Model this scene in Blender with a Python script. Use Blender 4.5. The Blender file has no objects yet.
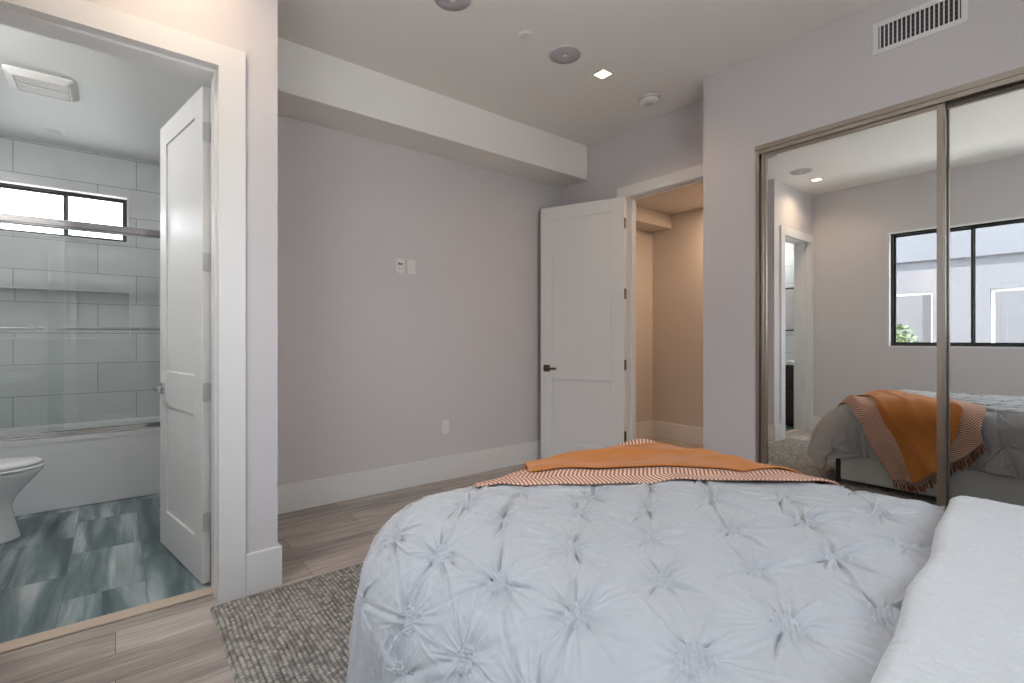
import bpy, bmesh, math, random
import numpy as np
from math import pi, sin, cos, radians
from mathutils import Vector, Matrix

random.seed(7)
rng = np.random.default_rng(11)
scene = bpy.context.scene
COL = scene.collection

# ------------------------------------------------------------------ camera
cam_d = bpy.data.cameras.new('camera')
cam_d.sensor_width = 36.0
cam_d.lens = 495.0 / 1024.0 * 36.0
cam_d.shift_y = -3.5 / 1024.0
cam_d.clip_start = 0.02
cam = bpy.data.objects.new('camera', cam_d)
COL.objects.link(cam)
cam.location = (0, 0, 1.18)
cam.rotation_euler = (pi / 2, 0, -math.asin(0.6252))
scene.camera = cam

# ------------------------------------------------------------------ world, exposure
SKY = 5.5
world = bpy.data.worlds.new('sky')
scene.world = world
world.use_nodes = True
wn = world.node_tree
for n in list(wn.nodes):
    wn.nodes.remove(n)
w_out = wn.nodes.new('ShaderNodeOutputWorld')
w_bg = wn.nodes.new('ShaderNodeBackground')
w_tc = wn.nodes.new('ShaderNodeTexCoord')
w_sep = wn.nodes.new('ShaderNodeSeparateXYZ')
w_map = wn.nodes.new('ShaderNodeMapRange')
w_ramp = wn.nodes.new('ShaderNodeValToRGB')
w_map.inputs['From Min'].default_value = -0.2
w_map.inputs['From Max'].default_value = 1.0
cr = w_ramp.color_ramp
cr.elements[0].position = 0.12
cr.elements[0].color = (0.35, 0.36, 0.37, 1)
cr.elements[1].position = 1.0
cr.elements[1].color = (0.72, 0.84, 1.0, 1)
e_ = cr.elements.new(0.18)
e_.color = (0.95, 0.97, 1.0, 1)
wn.links.new(w_tc.outputs['Generated'], w_sep.inputs[0])
wn.links.new(w_sep.outputs['Z'], w_map.inputs['Value'])
wn.links.new(w_map.outputs[0], w_ramp.inputs[0])
wn.links.new(w_ramp.outputs[0], w_bg.inputs['Color'])
w_bg.inputs['Strength'].default_value = SKY
wn.links.new(w_bg.outputs[0], w_out.inputs['Surface'])

SUN_W = 14.0
sun_d = bpy.data.lights.new('sun', 'SUN')
sun_d.energy = SUN_W
sun_d.angle = 0.01
sun_d.color = (1.0, 0.96, 0.90)
sun = bpy.data.objects.new('sun', sun_d)
COL.objects.link(sun)
sun.location = (6, 0, 12)
sun.rotation_euler = (0, radians(20), 0)     # high, from behind the closet side of the house

scene.view_settings.view_transform = 'Standard'
scene.view_settings.look = 'None'
scene.view_settings.gamma = 1.0
scene.view_settings.use_curve_mapping = False
scene.view_settings.exposure = 0.50

LAMP_W = 2.8          # each warm ceiling downlight
BATH_FILL = 46.0         # unseen round light added to brighten the bathroom
HALL_W = 12.0         # unseen warm lamp added in the hallway
WARM = (1.0, 0.72, 0.47)


# ------------------------------------------------------------------ helpers
class MB:
    """collects simple shapes into one mesh"""
    def __init__(self):
        self.v, self.f = [], []

    def add(self, vs, fs):
        o = len(self.v)
        self.v += [tuple(p) for p in vs]
        self.f += [tuple(i + o for i in f) for f in fs]
        return self

    def box(self, x0, x1, y0, y1, z0, z1):
        vs = [(x0, y0, z0), (x1, y0, z0), (x1, y1, z0), (x0, y1, z0), (x0, y0, z1), (x1, y0, z1), (x1, y1, z1), (x0, y1, z1)]
        return self.add(vs, [(0, 3, 2, 1), (4, 5, 6, 7), (0, 1, 5, 4), (1, 2, 6, 5), (2, 3, 7, 6), (3, 0, 4, 7)])

    def frame(self, axis, u0, u1, w0, w1, d0, d1, t, t_bottom=None):
        """rectangular frame; axis 'x' means it lies in the YZ plane (u = y, w = z)"""
        tb = t if t_bottom is None else t_bottom
        for (a, b, c, d) in ((u0, u0 + t, w0, w1), (u1 - t, u1, w0, w1), (u0 + t, u1 - t, w1 - t, w1), (u0 + t, u1 - t, w0, w0 + tb)):
            if axis == 'x':
                self.box(d0, d1, a, b, c, d)
            else:
                self.box(a, b, d0, d1, c, d)
        return self

    def cyl(self, p0, p1, r0, r1=None, n=20, caps=True):
        r1 = r0 if r1 is None else r1
        p0, p1 = Vector(p0), Vector(p1)
        d = (p1 - p0).normalized()
        a = d.orthogonal().normalized()
        b = d.cross(a)
        vs = [p0 + (a * cos(2 * pi * i / n) + b * sin(2 * pi * i / n)) * r0 for i in range(n)]
        vs += [p1 + (a * cos(2 * pi * i / n) + b * sin(2 * pi * i / n)) * r1 for i in range(n)]
        fs = [(i, (i + 1) % n, n + (i + 1) % n, n + i) for i in range(n)]
        if caps:
            fs += [tuple(range(n - 1, -1, -1)), tuple(range(n, 2 * n))]
        return self.add(vs, fs)

    def lathe(self, c, prof, n=40):
        """profile of (radius, z) about a vertical axis through c"""
        vs = []
        for r, z in prof:
            for i in range(n):
                vs.append((c[0] + r * cos(2 * pi * i / n), c[1] + r * sin(2 * pi * i / n), c[2] + z))
        fs = []
        for k in range(len(prof) - 1):
            for i in range(n):
                fs.append((k * n + i, k * n + (i + 1) % n, (k + 1) * n + (i + 1) % n, (k + 1) * n + i))
        if prof[0][0] > 1e-5:
            fs.append(tuple(range(n - 1, -1, -1)))
        if prof[-1][0] > 1e-5:
            fs.append(tuple(range((len(prof) - 1) * n, len(prof) * n)))
        return self.add(vs, fs)

    def tube(self, pts, r, n=8):
        pts = [Vector(p) for p in pts]
        vs, fs = [], []
        a = None
        for k, p in enumerate(pts):
            d = (pts[min(k + 1, len(pts) - 1)] - pts[max(k - 1, 0)]).normalized()
            if a is None:
                a = d.orthogonal().normalized()
            a = (a - d * a.dot(d)).normalized()
            b = d.cross(a)
            rr = r[k] if isinstance(r, (list, tuple)) else r
            vs += [p + (a * cos(2 * pi * i / n) + b * sin(2 * pi * i / n)) * rr for i in range(n)]
        for k in range(len(pts) - 1):
            for i in range(n):
                fs.append((k * n + i, k * n + (i + 1) % n, (k + 1) * n + (i + 1) % n, (k + 1) * n + i))
        fs += [tuple(range(n - 1, -1, -1)), tuple(range((len(pts) - 1) * n, len(pts) * n))]
        return self.add(vs, fs)

    def rings(self, rings, cap0=True, cap1=True):
        n = len(rings[0])
        vs = [p for r in rings for p in r]
        fs = []
        for k in range(len(rings) - 1):
            for i in range(n):
                fs.append((k * n + i, k * n + (i + 1) % n, (k + 1) * n + (i + 1) % n, (k + 1) * n + i))
        if cap0:
            fs.append(tuple(range(n - 1, -1, -1)))
        if cap1:
            fs.append(tuple(range((len(rings) - 1) * n, len(rings) * n)))
        return self.add(vs, fs)

    def build(self, name, mat, parent=None, bevel=0.0, seg=2, smooth=False, local=False):
        me = bpy.data.meshes.new(name)
        inv = parent.matrix_world.inverted() if (parent is not None and not local) else None
        vs = [inv @ Vector(p) for p in self.v] if inv is not None else self.v
        me.from_pydata([tuple(p) for p in vs], [], self.f)
        bm = bmesh.new()
        bm.from_mesh(me)
        bmesh.ops.recalc_face_normals(bm, faces=bm.faces)
        bm.to_mesh(me)
        bm.free()
        if smooth:
            me.shade_smooth()
        me.materials.append(mat)
        o = bpy.data.objects.new(name, me)
        COL.objects.link(o)
        if parent is not None:
            o.parent = parent
        if bevel:
            m = o.modifiers.new('bevel', 'BEVEL')
            m.width = bevel
            m.segments = seg
            m.limit_method = 'ANGLE'
            m.angle_limit = radians(40)
            m.harden_normals = False
        return o


def tag(o, label, cat, group=None, kind=None):
    o['label'] = label
    o['category'] = cat
    if group:
        o['group'] = group
    if kind:
        o['kind'] = kind
    return o


def thing(name, label, cat, loc=(0, 0, 0), rz=0.0, group=None, kind=None):
    o = bpy.data.objects.new(name, None)
    o.empty_display_size = 0.05
    COL.objects.link(o)
    o.location = loc
    o.rotation_euler = (0, 0, rz)
    o.matrix_world = Matrix.Translation(loc) @ Matrix.Rotation(rz, 4, 'Z')
    return tag(o, label, cat, group, kind)


def struct(o, label, cat):
    return tag(o, label, cat, None, 'structure')


def copy_thing(o, loc, label, rz=None):
    c = o.copy()
    COL.objects.link(c)
    c.location = loc
    if rz is not None:
        c.rotation_euler = (0, 0, rz)
    c['label'] = label
    for ch in list(o.children):
        d = ch.copy()
        COL.objects.link(d)
        d.parent = c
        for g in list(ch.children):
            s = g.copy()
            COL.objects.link(s)
            s.parent = d
    return c


# ------------------------------------------------------------------ materials
def nodes_of(name):
    m = bpy.data.materials.new(name)
    m.use_nodes = True
    nt = m.node_tree
    b = nt.nodes['Principled BSDF']
    return m, nt, b


def N(nt, kind, **kw):
    n = nt.nodes.new(kind)
    for k, v in kw.items():
        if k in n.inputs:
            n.inputs[k].default_value = v
        else:
            setattr(n, k, v)
    return n


def L(nt, a, b):
    nt.links.new(a, b)


def plain(name, col, rough=0.5, metal=0.0, bump=0.0, bscale=200.0, spec=0.5, var=0.0):
    m, nt, b = nodes_of(name)
    b.inputs['Base Color'].default_value = (*col, 1)
    b.inputs['Roughness'].default_value = rough
    b.inputs['Metallic'].default_value = metal
    b.inputs['Specular IOR Level'].default_value = spec
    tc = N(nt, 'ShaderNodeTexCoord')
    if bump:
        no = N(nt, 'ShaderNodeTexNoise', Scale=bscale, Detail=3.0)
        L(nt, tc.outputs['Object'], no.inputs['Vector'])
        bp = N(nt, 'ShaderNodeBump', Strength=bump, Distance=0.002)
        L(nt, no.outputs['Fac'], bp.inputs['Height'])
        L(nt, bp.outputs[0], b.inputs['Normal'])
    if var:
        no2 = N(nt, 'ShaderNodeTexNoise', Scale=1.7, Detail=4.0)
        L(nt, tc.outputs['Object'], no2.inputs['Vector'])
        mx = N(nt, 'ShaderNodeMix', data_type='RGBA')
        mx.inputs['A'].default_value = (*[c * (1 - var) for c in col], 1)
        mx.inputs['B'].default_value = (*[min(1, c * (1 + var)) for c in col], 1)
        L(nt, no2.outputs['Fac'], mx.inputs['Factor'])
        L(nt, mx.outputs['Result'], b.inputs['Base Color'])
    return m


def emit(name, col, s):
    m, nt, b = nodes_of(name)
    b.inputs['Base Color'].default_value = (0.8, 0.8, 0.8, 1)
    b.inputs['Emission Color'].default_value = (*col, 1)
    b.inputs['Emission Strength'].default_value = s
    return m


def glass(name, tint, ior=1.45, extra=0.0):
    m = bpy.data.materials.new(name)
    m.use_nodes = True
    nt = m.node_tree
    nt.nodes.remove(nt.nodes['Principled BSDF'])
    out = nt.nodes['Material Output']
    fr = N(nt, 'ShaderNodeFresnel', IOR=ior)
    ge = N(nt, 'ShaderNodeNewGeometry')
    io = N(nt, 'ShaderNodeMapRange')          # same reflectance on both faces of the thin pane
    io.inputs['To Min'].default_value = ior
    io.inputs['To Max'].default_value = 1.0 / ior
    L(nt, ge.outputs['Backfacing'], io.inputs['Value'])
    L(nt, io.outputs[0], fr.inputs['IOR'])
    tr = N(nt, 'ShaderNodeBsdfTransparent', Color=(*tint, 1))
    gl = N(nt, 'ShaderNodeBsdfGlossy', Roughness=0.01)
    ad = N(nt, 'ShaderNodeMath', operation='ADD')
    ad.inputs[1].default_value = extra
    mx = N(nt, 'ShaderNodeMixShader')
    L(nt, fr.outputs[0], ad.inputs[0])
    L(nt, ad.outputs[0], mx.inputs[0])
    L(nt, tr.outputs[0], mx.inputs[1])
    L(nt, gl.outputs[0], mx.inputs[2])
    L(nt, mx.outputs[0], out.inputs['Surface'])
    return m


def wood_floor(name):
    m, nt, b = nodes_of(name)
    tc = N(nt, 'ShaderNodeTexCoord')
    br = N(nt, 'ShaderNodeTexBrick', Scale=1.0)
    br.offset = 0.37
    br.inputs['Color1'].default_value = (0, 0, 0, 1)
    br.inputs['Color2'].default_value = (1, 1, 1, 1)
    br.inputs['Mortar'].default_value = (0.5, 0.5, 0.5, 1)
    br.inputs['Mortar Size'].default_value = 0.0012
    br.inputs['Brick Width'].default_value = 1.22
    br.inputs['Row Height'].default_value = 0.182
    L(nt, tc.outputs['Object'], br.inputs['Vector'])
    mp = N(nt, 'ShaderNodeMapping')
    mp.inputs['Scale'].default_value = (1.4, 14.0, 1.0)
    L(nt, tc.outputs['Object'], mp.inputs['Vector'])
    # shift the grain plank by plank
    add = N(nt, 'ShaderNodeVectorMath', operation='ADD')
    sc = N(nt, 'ShaderNodeVectorMath', operation='SCALE')
    sc.inputs['Scale'].default_value = 9.0
    L(nt, br.outputs['Color'], sc.inputs[0])
    L(nt, mp.outputs[0], add.inputs[0])
    L(nt, sc.outputs[0], add.inputs[1])
    n1 = N(nt, 'ShaderNodeTexNoise', Scale=1.6, Detail=7.0, Roughness=0.62, Distortion=0.6)
    L(nt, add.outputs[0], n1.inputs['Vector'])
    rp = N(nt, 'ShaderNodeValToRGB')
    rp.color_ramp.elements[0].position = 0.3
    rp.color_ramp.elements[0].color = (0.27, 0.225, 0.195, 1)
    rp.color_ramp.elements[1].position = 0.72
    rp.color_ramp.elements[1].color = (0.57, 0.515, 0.47, 1)
    L(nt, n1.outputs['Fac'], rp.inputs[0])
    hsv = N(nt, 'ShaderNodeHueSaturation')
    mr = N(nt, 'ShaderNodeMapRange')
    mr.inputs['To Min'].default_value = 0.82
    mr.inputs['To Max'].default_value = 1.15
    L(nt, br.outputs['Color'], mr.inputs['Value'])
    L(nt, mr.outputs[0], hsv.inputs['Value'])
    L(nt, rp.outputs[0], hsv.inputs['Color'])
    mx = N(nt, 'ShaderNodeMix', data_type='RGBA')
    mx.inputs['B'].default_value = (0.09, 0.07, 0.055, 1)
    L(nt, br.outputs['Fac'], mx.inputs['Factor'])
    L(nt, hsv.outputs[0], mx.inputs['A'])
    L(nt, mx.outputs['Result'], b.inputs['Base Color'])
    b.inputs['Roughness'].default_value = 0.42
    bp = N(nt, 'ShaderNodeBump', Strength=0.25, Distance=0.002)
    L(nt, n1.outputs['Fac'], bp.inputs['Height'])
    L(nt, bp.outputs[0], b.inputs['Normal'])
    return m


def bath_floor_mat(name):
    """blue-grey porcelain planks with pale streaks running along Y"""
    m, nt, b = nodes_of(name)
    tc = N(nt, 'ShaderNodeTexCoord')
    sw = N(nt, 'ShaderNodeSeparateXYZ')
    cb = N(nt, 'ShaderNodeCombineXYZ')
    L(nt, tc.outputs['Object'], sw.inputs[0])
    oy = N(nt, 'ShaderNodeMath', operation='SUBTRACT')
    oy.inputs[1].default_value = 2.69 - 6.1
    ox = N(nt, 'ShaderNodeMath', operation='SUBTRACT')
    ox.inputs[1].default_value = 0.115 - 0.305 * 21
    L(nt, sw.outputs['Y'], oy.inputs[0])
    L(nt, sw.outputs['X'], ox.inputs[0])
    L(nt, oy.outputs[0], cb.inputs['X'])
    L(nt, ox.outputs[0], cb.inputs['Y'])
    br = N(nt, 'ShaderNodeTexBrick', Scale=1.0)
    br.offset = 0.5
    br.inputs['Color1'].default_value = (0, 0, 0, 1)
    br.inputs['Color2'].default_value = (1, 1, 1, 1)
    br.inputs['Mortar'].default_value = (0.5, 0.5, 0.5, 1)
    br.inputs['Mortar Size'].default_value = 0.0015
    br.inputs['Brick Width'].default_value = 0.61
    br.inputs['Row Height'].default_value = 0.305
    L(nt, cb.outputs[0], br.inputs['Vector'])
    m2 = N(nt, 'ShaderNodeMapping')
    m2.inputs['Scale'].default_value = (0.45, 4.6, 1.0)
    L(nt, cb.outputs[0], m2.inputs['Vector'])
    sc = N(nt, 'ShaderNodeVectorMath', operation='SCALE')
    sc.inputs['Scale'].default_value = 13.0
    ad = N(nt, 'ShaderNodeVectorMath', operation='ADD')
    L(nt, br.outputs['Color'], sc.inputs[0])
    L(nt, m2.outputs[0], ad.inputs[0])
    L(nt, sc.outputs[0], ad.inputs[1])
    n1 = N(nt, 'ShaderNodeTexNoise', Scale=1.5, Detail=5.0, Roughness=0.55, Distortion=0.5)
    L(nt, ad.outputs[0], n1.inputs['Vector'])
    tint = N(nt, 'ShaderNodeMath', operation='MULTIPLY_ADD')
    tint.inputs[1].default_value = 0.10
    L(nt, br.outputs['Color'], tint.inputs[0])
    L(nt, n1.outputs['Fac'], tint.inputs[2])
    rp = N(nt, 'ShaderNodeValToRGB')
    el = rp.color_ramp.elements
    el[0].position = 0.43
    el[0].color = (0.07, 0.105, 0.118, 1)
    el[1].position = 0.70
    el[1].color = (0.48, 0.535, 0.54, 1)
    k = el.new(0.54)
    k.color = (0.16, 0.22, 0.237, 1)
    L(nt, tint.outputs[0], rp.inputs[0])
    mx = N(nt, 'ShaderNodeMix', data_type='RGBA')
    mx.inputs['B'].default_value = (0.12, 0.14, 0.15, 1)
    L(nt, br.outputs['Fac'], mx.inputs['Factor'])
    L(nt, rp.outputs[0], mx.inputs['A'])
    L(nt, mx.outputs['Result'], b.inputs['Base Color'])
    b.inputs['Roughness'].default_value = 0.35
    return m


def wall_tile_mat(name, axis='x', x0=0.140, z0=2.455):
    """large pale grey tiles with dark joints; axis = horizontal object axis"""
    m, nt, b = nodes_of(name)
    tc = N(nt, 'ShaderNodeTexCoord')
    sp = N(nt, 'ShaderNodeSeparateXYZ')
    cb = N(nt, 'ShaderNodeCombineXYZ')
    L(nt, tc.outputs['Object'], sp.inputs[0])
    ax = N(nt, 'ShaderNodeMath', operation='SUBTRACT')
    ax.inputs[1].default_value = x0 - 7.54
    az = N(nt, 'ShaderNodeMath', operation='SUBTRACT')
    az.inputs[1].default_value = z0 - 0.247 * 21
    L(nt, sp.outputs['X' if axis == 'x' else 'Y'], ax.inputs[0])
    L(nt, sp.outputs['Z'], az.inputs[0])
    L(nt, ax.outputs[0], cb.inputs['X'])
    L(nt, az.outputs[0], cb.inputs['Y'])
    br = N(nt, 'ShaderNodeTexBrick', Scale=1.0)
    br.offset = 0.338
    br.inputs['Color1'].default_value = (0.68, 0.715, 0.72, 1)
    br.inputs['Color2'].default_value = (0.74, 0.77, 0.77, 1)
    br.inputs['Mortar'].default_value = (0.27, 0.30, 0.31, 1)
    br.inputs['Mortar Size'].default_value = 0.0022
    br.inputs['Brick Width'].default_value = 0.754
    br.inputs['Row Height'].default_value = 0.247
    L(nt, cb.outputs[0], br.inputs['Vector'])
    no = N(nt, 'ShaderNodeTexNoise', Scale=3.0, Detail=6.0, Distortion=1.2)
    L(nt, tc.outputs['Object'], no.inputs['Vector'])
    mr = N(nt, 'ShaderNodeMapRange')
    mr.inputs['To Min'].default_value = 0.88
    mr.inputs['To Max'].default_value = 1.08
    L(nt, no.outputs['Fac'], mr.inputs['Value'])
    hs = N(nt, 'ShaderNodeHueSaturation')
    L(nt, mr.outputs[0], hs.inputs['Value'])
    L(nt, br.outputs['Color'], hs.inputs['Color'])
    L(nt, hs.outputs[0], b.inputs['Base Color'])
    b.inputs['Roughness'].default_value = 0.22
    bp = N(nt, 'ShaderNodeBump', Strength=0.4, Distance=0.002, invert=True)
    L(nt, br.outputs['Fac'], bp.inputs['Height'])
    L(nt, bp.outputs[0], b.inputs['Normal'])
    return m


def cloth(name, col, rough=0.9, weave=900.0, bump=0.15, noise=0.06, sheen=0.25):
    m, nt, b = nodes_of(name)
    tc = N(nt, 'ShaderNodeTexCoord')
    no = N(nt, 'ShaderNodeTexNoise', Scale=6.0, Detail=6.0)
    L(nt, tc.outputs['Object'], no.inputs['Vector'])
    mx = N(nt, 'ShaderNodeMix', data_type='RGBA')
    mx.inputs['A'].default_value = (*[c * (1 - noise) for c in col], 1)
    mx.inputs['B'].default_value = (*[min(1, c * (1 + noise)) for c in col], 1)
    L(nt, no.outputs['Fac'], mx.inputs['Factor'])
    L(nt, mx.outputs['Result'], b.inputs['Base Color'])
    b.inputs['Roughness'].default_value = rough
    b.inputs['Sheen Weight'].default_value = sheen
    b.inputs['Specular IOR Level'].default_value = 0.2
    n2 = N(nt, 'ShaderNodeTexNoise', Scale=weave, Detail=2.0)
    L(nt, tc.outputs['Object'], n2.inputs['Vector'])
    bp = N(nt, 'ShaderNodeBump', Strength=bump, Distance=0.001)
    L(nt, n2.outputs['Fac'], bp.inputs['Height'])
    L(nt, bp.outputs[0], b.inputs['Normal'])
    return m


def herringbone(name, ca, cb_, period=0.0143, flip=0.06):
    """fine diagonal two-colour weave that turns over in chevrons, from the cloth's own UVs (metres)"""
    m, nt, b = nodes_of(name)
    uv = N(nt, 'ShaderNodeUVMap')
    sp = N(nt, 'ShaderNodeSeparateXYZ')
    L(nt, uv.outputs[0], sp.inputs[0])
    pp = N(nt, 'ShaderNodeMath', operation='PINGPONG')
    pp.inputs[1].default_value = flip
    L(nt, sp.outputs['Y'], pp.inputs[0])
    ad = N(nt, 'ShaderNodeMath', operation='MULTIPLY_ADD')
    ad.inputs[1].default_value = 0.33
    L(nt, pp.outputs[0], ad.inputs[0])
    L(nt, sp.outputs['X'], ad.inputs[2])
    mu = N(nt, 'ShaderNodeMath', operation='MULTIPLY')
    mu.inputs[1].default_value = 2 * pi / period
    L(nt, ad.outputs[0], mu.inputs[0])
    sn = N(nt, 'ShaderNodeMath', operation='SINE')
    L(nt, mu.outputs[0], sn.inputs[0])
    mr = N(nt, 'ShaderNodeMapRange')
    mr.inputs['From Min'].default_value = -0.35
    mr.inputs['From Max'].default_value = 0.35
    L(nt, sn.outputs[0], mr.inputs['Value'])
    mx = N(nt, 'ShaderNodeMix', data_type='RGBA')
    mx.inputs['A'].default_value = (*ca, 1)
    mx.inputs['B'].default_value = (*cb_, 1)
    L(nt, mr.outputs[0], mx.inputs['Factor'])
    L(nt, mx.outputs['Result'], b.inputs['Base Color'])
    b.inputs['Roughness'].default_value = 0.95
    b.inputs['Specular IOR Level'].default_value = 0.1
    bp = N(nt, 'ShaderNodeBump', Strength=0.3, Distance=0.001)
    L(nt, sn.outputs[0], bp.inputs['Height'])
    L(nt, bp.outputs[0], b.inputs['Normal'])
    return m


def rug_mat(name):
    m, nt, b = nodes_of(name)
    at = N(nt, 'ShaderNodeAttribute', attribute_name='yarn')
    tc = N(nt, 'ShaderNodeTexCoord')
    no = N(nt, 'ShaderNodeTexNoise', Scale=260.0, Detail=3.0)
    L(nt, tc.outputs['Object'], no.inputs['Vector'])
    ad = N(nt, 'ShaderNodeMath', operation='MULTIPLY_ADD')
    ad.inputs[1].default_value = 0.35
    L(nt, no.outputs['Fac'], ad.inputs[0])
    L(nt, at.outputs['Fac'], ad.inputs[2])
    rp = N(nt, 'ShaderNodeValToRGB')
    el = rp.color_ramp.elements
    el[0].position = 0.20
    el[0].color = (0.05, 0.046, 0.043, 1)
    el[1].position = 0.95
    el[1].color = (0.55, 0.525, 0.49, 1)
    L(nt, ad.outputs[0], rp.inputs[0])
    L(nt, rp.outputs[0], b.inputs['Base Color'])
    b.inputs['Roughness'].default_value = 0.95
    b.inputs['Specular IOR Level'].default_value = 0.1
    bp = N(nt, 'ShaderNodeBump', Strength=0.5, Distance=0.003)
    L(nt, no.outputs['Fac'], bp.inputs['Height'])
    L(nt, bp.outputs[0], b.inputs['Normal'])
    return m


M_WALL = plain('wall_paint', (0.64, 0.605, 0.61), 0.75, bump=0.12, bscale=350)
M_CEIL = plain('ceiling_paint', (0.84, 0.81, 0.775), 0.85, bump=0.1, bscale=300)
M_TRIM = plain('trim_paint', (0.76, 0.745, 0.73), 0.38)
M_DOOR = plain('door_paint', (0.76, 0.755, 0.745), 0.32)
M_BWALL = plain('bath_paint', (0.74, 0.75, 0.74), 0.5)
M_HALL = plain('hall_paint', (0.64, 0.59, 0.545), 0.75, bump=0.1, bscale=300)
M_FLOOR = wood_floor('plank_floor')
M_BFLOOR = bath_floor_mat('streaked_tile')
M_WTILE = wall_tile_mat('wall_tile', 'x')
M_WTILE_Y = wall_tile_mat('side_wall_tile', 'y', 3.2)
M_STRIP = plain('oak_strip', (0.58, 0.47, 0.37), 0.5, bump=0.2, bscale=60, var=0.12)
M_CHROME = plain('chrome', (0.72, 0.73, 0.73), 0.12, 1.0)
M_NICKEL = plain('satin_nickel', (0.58, 0.575, 0.56), 0.3, 0.5)
M_BRONZE = plain('dark_bronze', (0.16, 0.125, 0.095), 0.35, 1.0)
M_ANOD = plain('champagne_metal', (0.47, 0.42, 0.36), 0.3, 1.0)
M_GROOVE = plain('dark_groove', (0.035, 0.03, 0.028), 0.5)
M_BLACK = plain('black_metal', (0.022, 0.023, 0.026), 0.42)
M_MIRROR = plain('silvered_mirror', (0.86, 0.875, 0.86), 0.0, 1.0)
M_WHITEP = plain('white_plastic', (0.78, 0.77, 0.75), 0.4)
M_GREYGR = plain('speaker_grille', (0.50, 0.48, 0.50), 0.7, bump=0.6, bscale=900)
M_PORC = plain('porcelain', (0.82, 0.83, 0.82), 0.08)
M_ACRYL = plain('acrylic', (0.75, 0.765, 0.765), 0.2)
M_DARKWOOD = plain('dark_cabinet', (0.035, 0.026, 0.022), 0.35, var=0.2)
M_QUARTZ = plain('white_quartz', (0.78, 0.78, 0.77), 0.2)
M_GLASS = glass('window_glass', (0.97, 0.985, 0.985))
M_SHOWER = glass('shower_glass', (0.975, 0.99, 0.986), 1.5, 0.012)
M_LENS = emit('lamp_lens', (1.0, 0.72, 0.42), 6.0)
M_DIMLENS = plain('frosted_lens', (0.62, 0.63, 0.62), 0.5)
M_SHADE = plain('dull_metal', (0.10, 0.10, 0.10), 0.5)
M_STUCCO = plain('stucco', (0.125, 0.122, 0.135), 0.9, bump=0.5, bscale=60, var=0.08)
M_STUCCO2 = plain('upper_stucco', (0.115, 0.116, 0.132), 0.9, bump=0.5, bscale=60, var=0.08)
M_GROUND = plain('outside_ground', (0.60, 0.58, 0.55), 0.95, bump=0.4, bscale=20)
M_LEAF = plain('leaf_green', (0.13, 0.19, 0.075), 0.6, var=0.3)
M_BARK = plain('bark', (0.13, 0.10, 0.075), 0.9)
M_DUVET = cloth('duvet_cotton', (0.405, 0.404, 0.412), 0.85, 700, 0.22, 0.02)
M_BLANKET = cloth('blanket_cotton', (0.50, 0.495, 0.49), 0.95, 170, 0.8, 0.03, 0.4)
M_SHEET = cloth('sheet_cotton', (0.66, 0.69, 0.735), 0.85, 900, 0.1)
M_BASEFAB = cloth('base_fabric', (0.66, 0.66, 0.645), 0.9, 500, 0.3)
M_ORANGE = cloth('orange_weave', (0.50, 0.18, 0.042), 0.95, 600, 0.5, 0.12, 0.15)
M_TAN = herringbone('herringbone_weave', (0.73, 0.53, 0.44), (0.38, 0.16, 0.09))
M_FRINGE = cloth('fringe_yarn', (0.20, 0.055, 0.022), 0.95, 300, 0.5)
M_RUG = rug_mat('braided_wool')

# ------------------------------------------------------------------ key dimensions
XW = -0.465      # window wall face
YB = 2.54        # bathroom wall face
YBI = 2.72       # its bathroom side
XP = 0.603       # end of the bathroom wall
YF = 3.57        # far wall face
XD = 3.49        # hallway-door wall face
XC = 3.22        # closet wall face
YC = 1.872       # end of the closet wall
YH = -0.80       # wall behind the bed's head
H = 3.0
BH = 2.715       # bathroom ceiling
DX0, DX1, DZ = -0.385, 0.36, 2.39     # bathroom door opening
HY0, HY1, HZ = 1.93, 2.745, 2.41      # hallway door opening
WY0, WY1, WZ0, WZ1 = -0.52, 1.744, 1.076, 2.394    # bedroom window opening, widened beyond its known part for more daylight
CY0, CY1, CZ = -0.33, 1.497, 2.39     # closet opening

# ------------------------------------------------------------------ shell
f = MB().box(-0.60, 3.61, -0.95, 2.635, -0.12, 0).box(0.603, 3.61, 2.635, 3.69, -0.12, 0).box(3.61, 5.16, 0.9, 3.71, -0.12, 0).box(3.61, 4.1, -0.95, 0.9, -0.12, 0)
struct(f.build('floor', M_FLOOR), 'grey brown wood plank floor of the bedroom and hallway', 'floor')
f = MB().box(-1.19, 0.60, 2.635, 5.55, -0.12, -0.001)
struct(f.build('floor_bathroom', M_BFLOOR), 'blue grey streaked plank tile floor of the bathroom', 'floor')
f = MB().box(-0.62, 4.06, -0.95, 3.72, H, H + 0.12)
struct(f.build('ceiling', M_CEIL), 'smooth off white bedroom ceiling', 'ceiling')
f = MB().box(-1.19, 0.483, YBI, 5.36, BH, BH + 0.1)
struct(f.build('ceiling_bathroom', M_BWALL), 'white bathroom ceiling above the tub and toilet', 'ceiling')
f = MB().box(XP, XD, 3.217, YF, 2.678, H)
struct(f.build('trim_1', M_CEIL, bevel=0.004), 'boxed off white soffit along the top of the far wall', 'soffit')

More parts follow.
